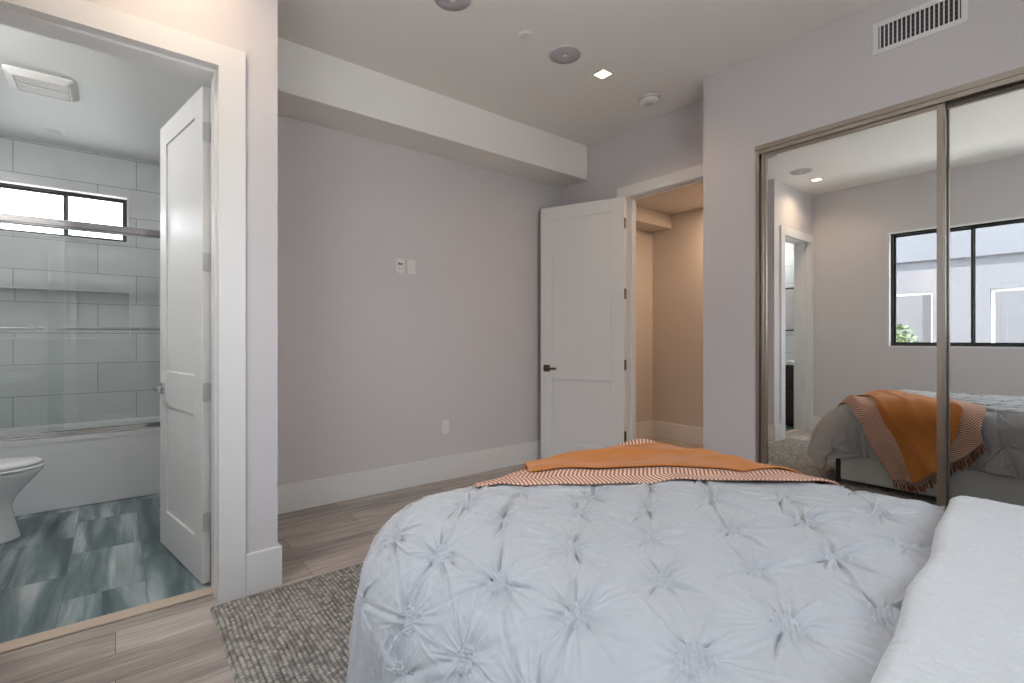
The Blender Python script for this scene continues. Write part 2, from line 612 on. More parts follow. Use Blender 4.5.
# bathroom wall: pier, lintel, left part
f = MB().box(DX1 + 0.02, XP, YB, YBI, 0, H).box(DX0 - 0.02, DX1 + 0.02, YB, YBI, DZ + 0.02, H).box(-1.19, DX0 - 0.02, YB, YBI, 0, H)
struct(f.build('wall_left', M_WALL), 'pale grey wall with the bathroom doorway', 'wall')
f = MB().box(0.483, XP, YBI, 5.48, 0, H)
struct(f.build('wall_return', M_WALL), 'grey partition running back beside the bathroom', 'wall')
f = MB().box(XP, 3.61, YF, YF + 0.12, 0, H)
struct(f.build('wall_far', M_WALL), 'lavender grey far wall with three white wall plates', 'wall')
f = MB().box(XD, XD + 0.12, HY1 + 0.02, YF, 0, H).box(XD, XD + 0.12, HY0 - 0.02, HY1 + 0.02, HZ + 0.02, H).box(XD, XD + 0.12, YC, HY0 - 0.02, 0, H)
struct(f.build('wall_hallway', M_WALL), 'grey wall around the open hallway door', 'wall')
f = MB().box(XC, XC + 0.1, CY1, YC, 0, H).box(XC, XC + 0.1, CY0, CY1, CZ, H).box(XC, XC + 0.1, -0.92, CY0, 0, H)
f.box(XC + 0.1, XD + 0.12, YC - 0.1, YC, 0, H)
struct(f.build('wall_right', M_WALL), 'pale grey wall around the mirrored closet with an air vent', 'wall')
f = MB().box(3.95, 4.05, -0.92, YC - 0.1, 0, H).box(3.61, 3.95, YC - 0.1, YC, 0, H)
struct(f.build('wall_closet', M_WALL), 'inner wall behind the mirrored closet doors', 'wall')
f = MB().box(XW - 0.14, XW, -0.92, WY0, 0, H).box(XW - 0.14, XW, WY1, YB, 0, H).box(XW - 0.14, XW, WY0, WY1, 0, WZ0).box(XW - 0.14, XW, WY0, WY1, WZ1, H)
struct(f.build('wall_window', M_WALL), 'grey wall with the black framed window seen in the closet mirror', 'wall')
QX0, QX1, QZ0, QZ1 = 0.62, 2.0, 1.25, 2.5  # opening for the added, unseen window in the head wall
f = MB().box(XW, QX0, YH - 0.12, YH, 0, H).box(QX1, XC, YH - 0.12, YH, 0, H).box(QX0, QX1, YH - 0.12, YH, 0, QZ0).box(QX0, QX1, YH - 0.12, YH, QZ1, H)
struct(f.build('wall_head', M_WALL), 'grey wall behind the head of the bed', 'wall')

# hallway
f = MB().box(5.04, 5.16, 0.9, 3.71, 0, H).box(3.61, 5.04, 3.59, 3.71, 0, H).box(4.05, 5.04, 0.9, 1.02, 0, H)
struct(f.build('wall_beyond', M_HALL), 'warm cream hallway wall seen through the open door', 'wall')
f = MB().box(3.61, 5.04, 1.02, 3.59, 2.61, 2.70)
struct(f.build('ceiling_hallway', M_HALL), 'warm cream hallway ceiling', 'ceiling')
f = MB().box(3.61, 5.04, 3.33, 3.59, 2.45, 2.61)
struct(f.build('trim_2', M_HALL), 'small cream soffit at the top of the hallway corner', 'soffit')

# bathroom walls with window and niche in the back one
bwx0, bwx1, bwz0, bwz1 = -0.735, 0.090, 1.985, 2.385
nx0, nx1, nz0, nz1 = -0.80, 0.097, 1.18, 1.566
f = MB()
Y0, Y1 = 5.36, 5.48
f.box(-1.19, 0.483, Y0, Y1, bwz1, BH).box(-1.19, bwx0, Y0, Y1, bwz0, bwz1).box(bwx1, 0.483, Y0, Y1, bwz0, bwz1)
f.box(-1.19, 0.483, Y0, Y1, nz1, bwz0).box(-1.19, nx0, Y0, Y1, nz0, nz1).box(nx1, 0.483, Y0, Y1, nz0, nz1)
f.box(nx0, nx1, Y0 + 0.09, Y1, nz0, nz1).box(-1.19, 0.483, Y0, Y1, 0, nz0)
struct(f.build('wall_shower', M_WTILE), 'large pale grey tiled wall behind the tub with niche and window', 'wall')
f = MB().frame('y', nx0 - 0.008, nx1 + 0.008, nz0 - 0.008, nz1 + 0.008, Y0 - 0.006, Y0 + 0.004, 0.012)
struct(f.build('trim_3', M_WHITEP), 'thin white edging around the shower niche', 'trim')
f = MB().box(-1.19, -1.07, YBI, 5.36, 0, BH)
struct(f.build('wall_vanity', M_WTILE_Y), 'pale tiled bathroom wall behind the vanity and toilet', 'wall')

# ------------------------------------------------------------------ baseboards
BB = 0.19
def baseboard(name, label, *boxes):
    b = MB()
    for q in boxes:
        b.box(*q)
    return struct(b.build(name, M_TRIM, bevel=0.004), label, 'baseboard')
baseboard('baseboard_far', 'tall white baseboard along the far wall', (XP, XD, YF - 0.017, YF, 0, BB))
baseboard('baseboard_left', 'white baseboard wrapping the wall end beside the bathroom door', (0.464, XP + 0.017, YB - 0.017, YB, 0, BB), (XP, XP + 0.017, YB, YF - 0.017, 0, BB))
baseboard('baseboard_hallway', 'white baseboard behind the opened hallway door', (XD - 0.017, XD, HY1 + 0.12, YF - 0.017, 0, BB))
baseboard('baseboard_window', 'white baseboard under the bedroom window', (XW, XW + 0.017, YH, YB, 0, BB))
baseboard('baseboard_beyond', 'white baseboard around the hallway corner', (5.023, 5.04, 1.02, 3.573, 0, BB), (3.75, 5.04, 3.573, 3.59, 0, BB))

# ------------------------------------------------------------------ door casings and jambs
f = MB()
f.box(DX1 - 0.003, 0.463, YB - 0.02, YB, 0, DZ + 0.093).box(XW, DX0 + 0.003, YB - 0.02, YB, 0, DZ + 0.093).box(DX0 + 0.003, DX1 - 0.003, YB - 0.02, YB, DZ - 0.003, DZ + 0.093)
f.box(DX1, DX1 + 0.02, YB, YBI + 0.002, 0, DZ).box(DX0 - 0.02, DX0, YB, YBI + 0.002, 0, DZ).box(DX0 - 0.02, DX1 + 0.02, YB, YBI + 0.002, DZ, DZ + 0.02)
f.box(DX1 - 0.012, DX1, YB + 0.04, YBI - 0.045, 0, DZ - 0.012).box(DX0, DX0 + 0.012, YB + 0.04, YBI - 0.045, 0, DZ - 0.012).box(DX0, DX1, YB + 0.04, YBI - 0.045, DZ - 0.012, DZ)
struct(f.build('trim_4', M_TRIM), 'flat white casing and jamb of the bathroom doorway', 'door casing')
f = MB()
f.box(XD - 0.02, XD, HY1 - 0.003, HY1 + 0.1, 0, HZ + 0.09).box(XD - 0.02, XD, YC, HY0 + 0.003, 0, HZ + 0.09).box(XD - 0.02, XD, HY0 + 0.003, HY1 - 0.003, HZ - 0.003, HZ + 0.09)
f.box(XD, XD + 0.122, HY1, HY1 + 0.02, 0, HZ).box(XD, XD + 0.122, HY0 - 0.02, HY0, 0, HZ).box(XD, XD + 0.122, HY0 - 0.02, HY1 + 0.02, HZ, HZ + 0.02)
f.box(XD + 0.045, XD + 0.085, HY1 - 0.012, HY1, 0, HZ - 0.012).box(XD + 0.045, XD + 0.085, HY0, HY1, HZ - 0.012, HZ)
struct(f.build('trim_5', M_TRIM), 'flat white casing and jamb of the hallway doorway', 'door casing')
f = MB().box(DX0, DX1, 2.635, 2.71, 0, 0.010)
struct(f.build('trim_6', M_STRIP, bevel=0.004), 'light wood threshold strip between plank floor and bathroom tile', 'threshold')


# ------------------------------------------------------------------ doors
def lever(parent, x, z, side, direction, mat, name='door_handle'):
    """square rose with a lever, local coordinates: x along the door, y through it"""
    b = MB()
    y = 0.0 if side < 0 else 0.035
    s = side
    def by(a, c):
        return (min(y + s * a, y + s * c), max(y + s * a, y + s * c))
    b.box(x - 0.031, x + 0.031, *by(0, 0.009), z - 0.031, z + 0.031)
    b.cyl((x, y + s * 0.009, z), (x, y + s * 0.05, z), 0.010, n=16)
    x2 = x + direction * 0.115
    b.box(min(x - direction * 0.012, x2), max(x - direction * 0.012, x2), *by(0.041, 0.053), z - 0.010, z + 0.010)
    return b.build(name, mat, parent, bevel=0.002, local=True)


def shaker_door(name, label, loc, rz, width, height, handle_mat, hinge_mat, hinge_side, hz):
    """hinge at local x = 0, door runs along +x, thickness y 0..0.035"""
    d = thing(name, label, 'door', loc, rz, kind='structure')
    st, rail_z0, rail_z1, bot, top = 0.118, 0.79 + 0.0, 0.985, 0.20, height - 0.118
    core = MB().box(0.004, width - 0.004, 0.010, 0.025, 0.005, height - 0.005)
    b = MB()
    for (a, c, z0, z1) in ((0, st, 0, height), (width - st, width, 0, height), (st, width - st, 0, bot), (st, width - st, rail_z0, rail_z1), (st, width - st, top, height)):
        b.box(a, c, 0, 0.035, z0, z1)
    core.build('door_panel', M_DOOR, d, local=True)
    b.build('door_frame', M_DOOR, d, bevel=0.0025, local=True)
    lever(d, width - 0.065, 0.885, -1, -1, handle_mat)
    lever(d, width - 0.065, 0.885, 1, -1, handle_mat)
    for z in hz:
        h = MB()
        yk = -0.006 if hinge_side < 0 else 0.041
        h.cyl((-0.004, yk, z - 0.045), (-0.004, yk, z + 0.045), 0.0065, n=12)
        h.box(-0.0035, 0.0005, 0.003, 0.034, z - 0.045, z + 0.045)
        h.box(-0.006, 0.0, min(yk, 0.0), max(yk, 0.035), z - 0.04, z + 0.04)
        h.build('hinge', hinge_mat, d, local=True)
    return d

a = math.atan2(3.555 - 2.787, 0.208 - 0.333)
shaker_door('door_1', 'white two panel door standing open into the bathroom', (0.356, 2.755, 0.012), radians(99.5), 0.737, 2.365, M_CHROME, M_NICKEL, -1, (2.15, 1.53, 0.91, 0.29))
a = math.atan2(3.50 - 2.745, 3.16 - 3.49)
shaker_door('door_2', 'white two panel door standing open beside the hallway doorway', (3.466, 2.742, 0.012), radians(111.5), 0.81, 2.39, M_BRONZE, M_BRONZE, 1, (2.16, 1.55, 0.935, 0.315))

# ------------------------------------------------------------------ windows
def slider_window(name, label, axis, u0, u1, w0, w1, d0, d1, mull, fw=0.03, sw=0.024):
    root = thing(name, label, 'window', (0, 0, 0), kind='structure')
    b = MB().frame(axis, u0, u1, w0, w1, d0, d1, fw)
    b.build('window_frame', M_BLACK, root, bevel=0.002)
    b = MB()
    for (a, c, off) in ((mull - 0.005, u1 - fw, 0.0), (u0 + fw, mull + sw + 0.006, 0.022)):
        b2 = MB().frame(axis, a, c, w0 + fw, w1 - fw, d0 + 0.008 + off, d0 + 0.026 + off, sw)
        sash = b2.build('sash', M_BLACK, root, bevel=0.002)
        g = MB()
        if axis == 'x':
            g.box(d0 + 0.016 + off, d0 + 0.020 + off, a + sw - 0.004, c - sw + 0.004, w0 + fw + sw - 0.004, w1 - fw - sw + 0.004)
        else:
            g.box(a + sw - 0.004, c - sw + 0.004, d0 + 0.016 + off, d0 + 0.020 + off, w0 + fw + sw - 0.004, w1 - fw - sw + 0.004)
        g.build('pane', M_GLASS, sash)
    return root

w1_ = slider_window('window_1', 'black framed sliding window facing the neighbouring building', 'x', WY0 + 0.014, WY1 - 0.014, WZ0 + 0.014, WZ1 - 0.014, XW - 0.12, XW - 0.065, 1.03, 0.02, 0.022)
MB().box(XW - 0.112, XW - 0.094, 0.19, 0.225, WZ0 + 0.044, WZ1 - 0.044).build('sash', M_BLACK, w1_, bevel=0.002)  # extra mullion in the added, unseen width of the window
l_ = MB().box(XW - 0.062, XW - 0.045, 1.022, 1.042, 1.62, 1.70)
l_.build('latch', M_BLACK, w1_, bevel=0.002)
f = MB().frame('x', WY0, WY1, WZ0, WZ1, XW - 0.138, XW + 0.002, 0.014)
struct(f.build('trim_7', M_TRIM), 'white painted reveal lining the bedroom window', 'window reveal')
slider_window('window_2', 'small high black framed window over the bathtub', 'y', bwx0 + 0.012, bwx1 - 0.012, bwz0 + 0.012, bwz1 - 0.012, 5.425, 5.475, -0.326, 0.012, 0.018)
f = MB().frame('y', bwx0, bwx1, bwz0, bwz1, 5.350, 5.478, 0.012)
struct(f.build('trim_8', M_WHITEP), 'white reveal lining the bathroom window', 'window reveal')
slider_window('added_window', 'added, unseen black framed window above the head of the bed', 'y', QX0 + 0.01, QX1 - 0.01, QZ0 + 0.01, QZ1 - 0.01, YH - 0.11, YH - 0.055, 1.3)  # added out of view to bring more daylight into the room


def portal(loc, rot, sx, sy):
    d = bpy.data.lights.new('window_daylight', 'AREA')
    d.shape = 'RECTANGLE'
    d.size, d.size_y = sx, sy
    d.cycles.is_portal = True
    o = bpy.data.objects.new('window_daylight', d)
    COL.objects.link(o)
    o.location = loc
    o.rotation_euler = rot
portal((XW - 0.15, (WY0 + WY1) / 2, (WZ0 + WZ1) / 2), (0, -pi / 2, 0), WZ1 - WZ0, WY1 - WY0)
portal(((QX0 + QX1) / 2, YH - 0.13, (QZ0 + QZ1) / 2), (pi / 2, 0, 0), QX1 - QX0, QZ1 - QZ0)
portal(((bwx0 + bwx1) / 2, 5.49, (bwz0 + bwz1) / 2), (-pi / 2, 0, 0), bwx1 - bwx0, bwz1 - bwz0)

# ------------------------------------------------------------------ mirrored closet
f = MB()
f.box(XC - 0.012, XC + 0.004, CY0, CY1 + 0.012, CZ - 0.010, CZ + 0.020)
f.box(XC - 0.007, XC - 0.001, CY0, CY1 + 0.012, CZ - 0.036, CZ - 0.010)
f.box(XC + 0.004, XC + 0.095, CY0, CY1, CZ - 0.012, CZ)
f.box(XC + 0.036, XC + 0.042, CY0, CY1, CZ - 0.045, CZ - 0.012)
f.box(XC + 0.082, XC + 0.088, CY0, CY1, CZ - 0.045, CZ - 0.012)
f.box(XC - 0.008, XC + 0.09, CY1 - 0.014, CY1 + 0.008, 0, CZ - 0.012)
f.box(XC - 0.002, XC + 0.09, CY0, CY1 - 0.014, 0, 0.012)
f.build('track', M_ANOD, bevel=0.0015)
trk = bpy.data.objects['track']
trk.name = 'closet_track'
struct(trk, 'champagne metal track and jamb framing the mirrored closet', 'closet track')
g = MB().box(XC + 0.004, XC + 0.036, CY0, CY1 - 0.014, CZ - 0.016, CZ - 0.0125).box(XC + 0.042, XC + 0.082, CY0, CY1 - 0.014, CZ - 0.016, CZ - 0.0125)
g.build('groove', M_GROOVE, trk)


def mirror_door(label, x, y0, y1):
    root = thing('sliding_mirror_door', label, 'mirror door', (x, (y0 + y1) / 2, 0.013), group='mirrored closet doors')
    z0, z1 = 0.014, CZ - 0.022
    b = MB().frame('x', y0, y1, z0, z1, x - 0.010, x + 0.016, 0.034, 0.03)
    b.box(x - 0.016, x - 0.010, y0 + 0.006, y0 + 0.018, z0, z1).box(x - 0.016, x - 0.010, y1 - 0.018, y1 - 0.006, z0, z1)
    b.build('frame', M_ANOD, root, bevel=0.008, seg=4)
    MB().box(x - 0.001, x + 0.004, y0 + 0.02, y1 - 0.02, z0 + 0.02, z1 - 0.02).build('mirror', M_MIRROR, root)
    MB().box(x + 0.004, x + 0.006, y0 + 0.02, y1 - 0.02, z0 + 0.02, z1 - 0.02).build('backing', M_GROOVE, root)
    return root
mirror_door('front sliding mirror door of the closet, next to the bare wall', XC + 0.018, 0.575, CY1 - 0.02)
mirror_door('rear sliding mirror door of the closet, under the air vent, partly behind the other', XC + 0.062, CY0 + 0.01, 0.62)

# ------------------------------------------------------------------ vent over the closet
vy0, vy1, vz0, vz1 = 0.488, 0.875, 2.712, 2.884
vent = thing('air_vent', 'white rectangular air vent with vertical blades above the mirrored closet', 'vent', (XC, (vy0 + vy1) / 2, vz0))
MB().frame('x', vy0, vy1, vz0, vz1, XC - 0.008, XC, 0.026).build('frame', M_WHITEP, vent, bevel=0.002)
MB().box(XC - 0.0012, XC - 0.0004, vy0 + 0.02, vy1 - 0.02, vz0 + 0.02, vz1 - 0.02).build('backing', M_GROOVE, vent)
nb = 18
for i in range(nb):
    y = vy0 + 0.034 + (vy1 - vy0 - 0.068) * i / (nb - 1)
    MB().box(XC - 0.0075, XC - 0.0035, y - 0.0028, y + 0.0028, vz0 + 0.025, vz1 - 0.025).build('blade', M_WHITEP, vent)
for i in range(4):
    z = vz0 + 0.05 + i * 0.024
    MB().box(XC - 0.0034, XC - 0.0014, vy0 + 0.025, vy1 - 0.025, z - 0.002, z + 0.002).build('crossbar', M_SHADE, vent)

# ------------------------------------------------------------------ ceiling fixtures
def disc_speaker():
    r = thing('ceiling_speaker', '', 'speaker', (0, 0, H), group='round ceiling speakers')
    MB().lathe((0, 0, 0), [(0.112, 0.0), (0.112, -0.004), (0.108, -0.007), (0.100, -0.007), (0.098, -0.004)], 48).build('rim', M_WHITEP, r, smooth=True, local=True)
    MB().lathe((0, 0, 0), [(0.099, -0.001), (0.099, -0.005), (0.05, -0.0065), (0.001, -0.007)], 48).build('grille', M_GREYGR, r, smooth=True, local=True)
    MB().lathe((0, 0, 0), [(0.016, -0.0065), (0.015, -0.009), (0.001, -0.010)], 24).build('dust_cap', M_WHITEP, r, smooth=True, local=True)
    return r
sp = disc_speaker()
sp.location = (1.41, 2.27, H)
sp['label'] = 'round grey ceiling speaker at the top edge of the photo'
copy_thing(sp, (2.256, 2.27, H), 'round grey ceiling speaker between sprinkler cap and lit downlight')
copy_thing(sp, (0.62, 2.25, H), 'round grey ceiling speaker seen beside a downlight in the closet mirror')


def downlight():
    r = thing('recessed_downlight', '', 'downlight', (0, 0, H), group='square recessed downlights')
    MB().frame('x', -0.058, 0.058, -0.058, 0.058, 0, 0.006, 0.014)
    b = MB()
    for (x0, x1, y0, y1) in ((-0.058, -0.042, -0.058, 0.058), (0.042, 0.058, -0.058, 0.058), (-0.042, 0.042, -0.058, -0.042), (-0.042, 0.042, 0.042, 0.058)):
        b.box(x0, x1, y0, y1, -0.006, 0.0)
    b.build('trim_ring', M_WHITEP, r, bevel=0.002, local=True)
    MB().box(-0.042, 0.042, -0.042, 0.042, -0.003, -0.0005).build('lens', M_LENS, r, local=True)
    return r
LAMP = bpy.data.lights.new('downlight_beam', 'AREA')
LAMP.shape = 'DISK'
LAMP.size = 0.08
LAMP.energy = LAMP_W
LAMP.color = WARM
LAMP.spread = radians(140)
def beam(x, y, z, data=LAMP):
    o = bpy.data.objects.new('downlight_beam', data)
    COL.objects.link(o)
    o.location = (x, y, z)
dl = downlight()
spots = [(2.62, 2.27, 'lit square downlight between the ceiling speaker and the smoke alarm'),
         (0.19, 2.25, 'lit square downlight near the bathroom door, seen in the closet mirror')]
for i, (x, y, lab) in enumerate(spots):
    if i == 0:
        dl.location = (x, y, H)
        dl['label'] = lab
    else:
        copy_thing(dl, (x, y, H), lab)
    beam(x, y, H - 0.012)

sk = thing('sprinkler_cap', 'small white round sprinkler cap on the ceiling between two speakers', 'sprinkler', (1.92, 2.27, H))
MB().lathe((0, 0, 0), [(0.043, 0), (0.043, -0.003), (0.040, -0.006), (0.036, -0.006), (0.034, -0.010), (0.001, -0.011)], 36).build('cover_plate', M_WHITEP, sk, smooth=False, local=True)
sm = thing('smoke_alarm', 'round white smoke alarm on the ceiling near the hallway door', 'smoke alarm', (3.16, 2.28, H))
MB().lathe((0, 0, 0), [(0.080, 0), (0.080, -0.010), (0.076, -0.012)], 40).build('base_plate', M_WHITEP, sm, local=True)
MB().lathe((0, 0, 0), [(0.070, -0.012), (0.072, -0.020), (0.068, -0.036), (0.045, -0.044), (0.001, -0.046)], 40).build('cover', M_WHITEP, sm, smooth=True, local=True)
MB().lathe((0, 0, 0), [(0.030, -0.0455), (0.030, -0.0475), (0.024, -0.0485), (0.001, -0.049)], 24).build('test_button', M_DIMLENS, sm, smooth=True, local=True)

# added hallway lamp, kept out of view, for the warm light beyond the door
ham = bpy.data.lights.new('added_hall_beam', 'AREA')
ham.shape = 'DISK'
ham.size = 0.12
ham.energy = HALL_W
ham.color = (1.0, 0.70, 0.46)
beam(4.75, 2.40, 2.595, ham)
h2 = thing('added_hall_downlight', 'added, unseen square downlight in the hallway ceiling', 'downlight', (4.75, 2.40, 2.61))
b = MB()
for (x0, x1, y0, y1) in ((-0.058, -0.042, -0.058, 0.058), (0.042, 0.058, -0.058, 0.058), (-0.042, 0.042, -0.058, -0.042), (-0.042, 0.042, 0.042, 0.058)):
    b.box(x0, x1, y0, y1, -0.006, 0.0)
b.build('trim_ring', M_WHITEP, h2, local=True)
MB().box(-0.042, 0.042, -0.042, 0.042, -0.003, -0.0005).build('lens', M_LENS, h2, local=True)


# ------------------------------------------------------------------ wall plates on the far wall
def plate(name, label, cat, x, z, kind):
    r = thing(name, label, cat, (x, YF, z))
    MB().box(-0.036, 0.036, -0.006, 0, -0.058, 0.058).build('face_plate', M_WHITEP, r, bevel=0.002, local=True)
    if kind == 'media':
        MB().box(-0.017, 0.017, -0.0075, -0.006, -0.034, 0.034).build('insert', M_WHITEP, r, bevel=0.001, local=True)
        for xx in (-0.011, 0.008):
            MB().box(xx - 0.007, xx + 0.007, -0.0085, -0.0075, 0.008, 0.024).build('jack', M_GROOVE, r, local=True)
        for xx in (-0.010, 0.010):
            MB().cyl((xx, -0.0075, -0.017), (xx, -0.0125, -0.017), 0.0055, n=14).build('coaxial_port', M_NICKEL, r, local=True)
    else:
        for zz in (0.019, -0.019):
            MB().lathe((0, 0, 0), [(0.0165, 0), (0.0165, 0.0015)], 24)
            b = MB().cyl((0, -0.006, zz), (0, -0.0078, zz), 0.0165, n=24)
            q = b.build('receptacle', M_WHITEP, r, local=True)
            s = MB()
            for xx in (-0.0065, 0.0065):
                s.box(xx - 0.0012, xx + 0.0012, -0.0082, -0.0078, zz - 0.003, zz + 0.006)
            s.cyl((0, -0.0078, zz - 0.009), (0, -0.0082, zz - 0.009), 0.0022, n=10)
            s.build('slots', M_DIMLENS, q, local=True)
    MB().cyl((0, -0.006, 0.0), (0, -0.0085, 0.0), 0.003, n=10).build('screw', M_NICKEL, r, local=True)
    return r
plate('media_outlet', 'white wall plate with two black jacks high on the far wall', 'wall plate', 1.737, 1.743, 'media')
plate('power_outlet', 'white power outlet beside the jack plate high on the far wall', 'outlet', 1.833, 1.743, 'power')
plate('power_outlet', 'white power outlet low on the far wall above the baseboard', 'outlet', 2.145, 0.438, 'power')

# ------------------------------------------------------------------ bathroom
tub = thing('bathtub', 'white alcove bathtub with a flat apron behind the glass doors', 'bathtub', (-0.3, 4.98, 0))
MB().box(-1.068, 0.481, 4.60, 4.63, 0.0, 0.47).build('apron', M_ACRYL, tub, bevel=0.006)
def rr(x0, x1, y0, y1, z, r, n=8):
    pts = []
    for (cx, cy, t0) in ((x1 - r, y1 - r, 0), (x0 + r, y1 - r, 90), (x0 + r, y0 + r, 180), (x1 - r, y0 + r, 270)):
        for i in range(n + 1):
            t = radians(t0 + 90 * i / n)
            pts.append((cx + r * cos(t), cy + r * sin(t), z))
    return pts
MB().rings([rr(-1.068, 0.481, 4.595, 5.358, 0.465, 0.004), rr(-1.068, 0.481, 4.595, 5.358, 0.500, 0.004), rr(-1.0, 0.42, 4.68, 5.29, 0.503, 0.12),
            rr(-0.98, 0.40, 4.70, 5.27, 0.480, 0.12), rr(-0.92, 0.34, 4.75, 5.22, 0.16, 0.12), rr(-0.86, 0.28, 4.80, 5.17, 0.12, 0.1)], cap0=False).build('basin', M_ACRYL, tub, bevel=0.0, smooth=False)

sr = thing('shower_rail', 'chrome top and bottom rails of the tub glass doors', 'shower rail', (-0.3, 4.64, 0.503))
MB().box(-1.068, 0.481, 4.612, 4.668, 1.940, 1.998).box(-1.068, 0.481, 4.604, 4.612, 1.95, 1.985).build('top_rail', M_CHROME, sr, bevel=0.006, seg=3)
MB().box(-1.068, 0.481, 4.604, 4.672, 0.503, 0.515).box(-1.068, 0.481, 4.604, 4.612, 0.515, 0.535).box(-1.068, 0.481, 4.664, 4.672, 0.515, 0.535).build('bottom_rail', M_CHROME, sr, bevel=0.003)
for sx0, sx1 in ((0.462, 0.481), (-1.068, -1.049)):
    MB().box(sx0, sx1, 4.618, 4.662, 0.515, 1.95).build('side_rail', M_CHROME, sr, bevel=0.002)

def shower_door(label, x0, x1, y, bx0, bx1, side):
    r = thing('shower_door', label, 'shower door', ((x0 + x1) / 2, y, 0.516), group='sliding glass doors over the tub')
    MB().box(x0, x1, y - 0.004, y + 0.004, 0.518, 1.955).build('glass', M_SHOWER, r)
    b = MB()
    yb = y + side * 0.05
    b.tube([(bx0, yb, 1.247), (bx1, yb, 1.247)], 0.010, 14)
    b.build('towel_bar', M_CHROME, r, smooth=False)
    for xx in (bx0 + 0.05, bx1 - 0.05):
        MB().cyl((xx, y, 1.247), (xx, yb, 1.247), 0.008, n=12).build('bracket', M_CHROME, r)
    return r
shower_door('clear glass tub door with a chrome bar, next to the open bathroom door', -0.36, 0.46, 4.628, -0.318, 0.40, -1)
shower_door('clear glass tub door at the left end, its chrome bar inside the tub', -1.045, -0.28, 4.652, -0.98, -0.383, 1)

# toilet (faces +X)
TY = 4.13
toi = thing('toilet', 'white toilet with closed lid beside the tub', 'toilet', (-0.7, TY, 0))
def oval(xb, xf, w, z, n=40, p=2.3):
    cx, ax = (xb + xf) / 2, (xf - xb) / 2
    pts = []
    for i in range(n):
        t = 2 * pi * i / n
        c, s = cos(t), sin(t)
        taper = 1.0 - 0.10 * max(c, 0) ** 2
        pts.append((cx + ax * math.copysign(abs(c) ** (2 / p), c), TY + w / 2 * taper * math.copysign(abs(s) ** (2 / p), s), z))
    return pts
rings = [oval(-0.98, -0.437, 0.255, 0.0), oval(-0.98, -0.440, 0.25, 0.012), oval(-0.98, -0.462, 0.23, 0.10), oval(-0.98, -0.478, 0.222, 0.19), oval(-0.98, -0.468, 0.24, 0.23),
         oval(-0.98, -0.425, 0.29, 0.29), oval(-0.98, -0.375, 0.335, 0.345), oval(-0.98, -0.345, 0.36, 0.385), oval(-0.98, -0.34, 0.365, 0.40), oval(-0.97, -0.35, 0.345, 0.405)]
MB().rings(rings).build('bowl', M_PORC, toi, smooth=True)
MB().rings([oval(-0.90, -0.345, 0.36, 0.407), oval(-0.90, -0.336, 0.372, 0.411), oval(-0.90, -0.336, 0.372, 0.422), oval(-0.90, -0.345, 0.36, 0.426)]).build('seat', M_PORC, toi, smooth=True)
MB().rings([oval(-0.90, -0.352, 0.35, 0.428), oval(-0.90, -0.343, 0.365, 0.432), oval(-0.90, -0.345, 0.362, 0.446), oval(-0.89, -0.37, 0.32, 0.455), oval(-0.86, -0.43, 0.2, 0.458)]).build('lid', M_PORC, toi, smooth=True)
MB().box(-1.066, -0.90, TY - 0.19, TY + 0.19, 0.38, 0.76).build('tank', M_PORC, toi, bevel=0.02, seg=4)
MB().box(-1.068, -0.885, TY - 0.2, TY + 0.2, 0.76, 0.79).build('tank_lid', M_PORC, toi, bevel=0.01, seg=3)

# vanity on the left wall, seen in the closet mirror
van = thing('vanity', 'dark wood bathroom vanity with white top, seen through the doorway in the mirror', 'vanity', (-0.82, 3.2, 0))
MB().box(-1.068, -0.56, 2.76, 3.60, 0.10, 0.82).box(-1.068, -0.62, 2.78, 3.58, 0.0, 0.10).build('body', M_DARKWOOD, van, bevel=0.003)
for z0, z1 in ((0.13, 0.46), (0.48, 0.80)):
    for y0, y1 in ((2.78, 3.17), (3.19, 3.58)):
        q = MB().box(-0.56, -0.542, y0, y1, z0, z1).build('drawer', M_DARKWOOD, van, bevel=0.002)
        MB().tube([(-0.52, (y0 + y1) / 2 - 0.08, z1 - 0.06), (-0.52, (y0 + y1) / 2 + 0.08, z1 - 0.06)], 0.006, 10).cyl((-0.542, (y0 + y1) / 2 - 0.06, z1 - 0.06), (-0.52, (y0 + y1) / 2 - 0.06, z1 - 0.06), 0.004, n=8).cyl((-0.542, (y0 + y1) / 2 + 0.06, z1 - 0.06), (-0.52, (y0 + y1) / 2 + 0.06, z1 - 0.06), 0.004, n=8).build('handle', M_NICKEL, q)
MB().box(-1.068, -0.535, 2.74, 3.62, 0.82, 0.86).build('countertop', M_QUARTZ, van, bevel=0.003)
vm = thing('vanity_mirror', 'black framed wall mirror above the bathroom vanity', 'mirror', (-1.068, 3.2, 1.28))
MB().frame('x', 2.80, 3.58, 1.28, 1.90, -1.069, -1.045, 0.02).build('frame', M_BLACK, vm, bevel=0.002)
MB().box(-1.068, -1.058, 2.81, 3.57, 1.29, 1.89).build('glass', M_MIRROR, vm)

vl = thing('added_bath_light', 'added, unseen round flush light brightening the bathroom near the toilet', 'ceiling light', (-0.85, 3.45, BH))  # lamp added out of view to brighten the bathroom
MB().lathe((0, 0, 0), [(0.15, 0), (0.15, -0.02), (0.145, -0.025)], 40).build('base_plate', M_CHROME, vl, local=True)
MB().lathe((0, 0, 0), [(0.14, -0.025), (0.14, -0.06), (0.12, -0.08), (0.001, -0.085)], 40).build('diffuser', emit('added_bath_glow', (1.0, 0.97, 0.94), BATH_FILL), vl, smooth=True, local=True)

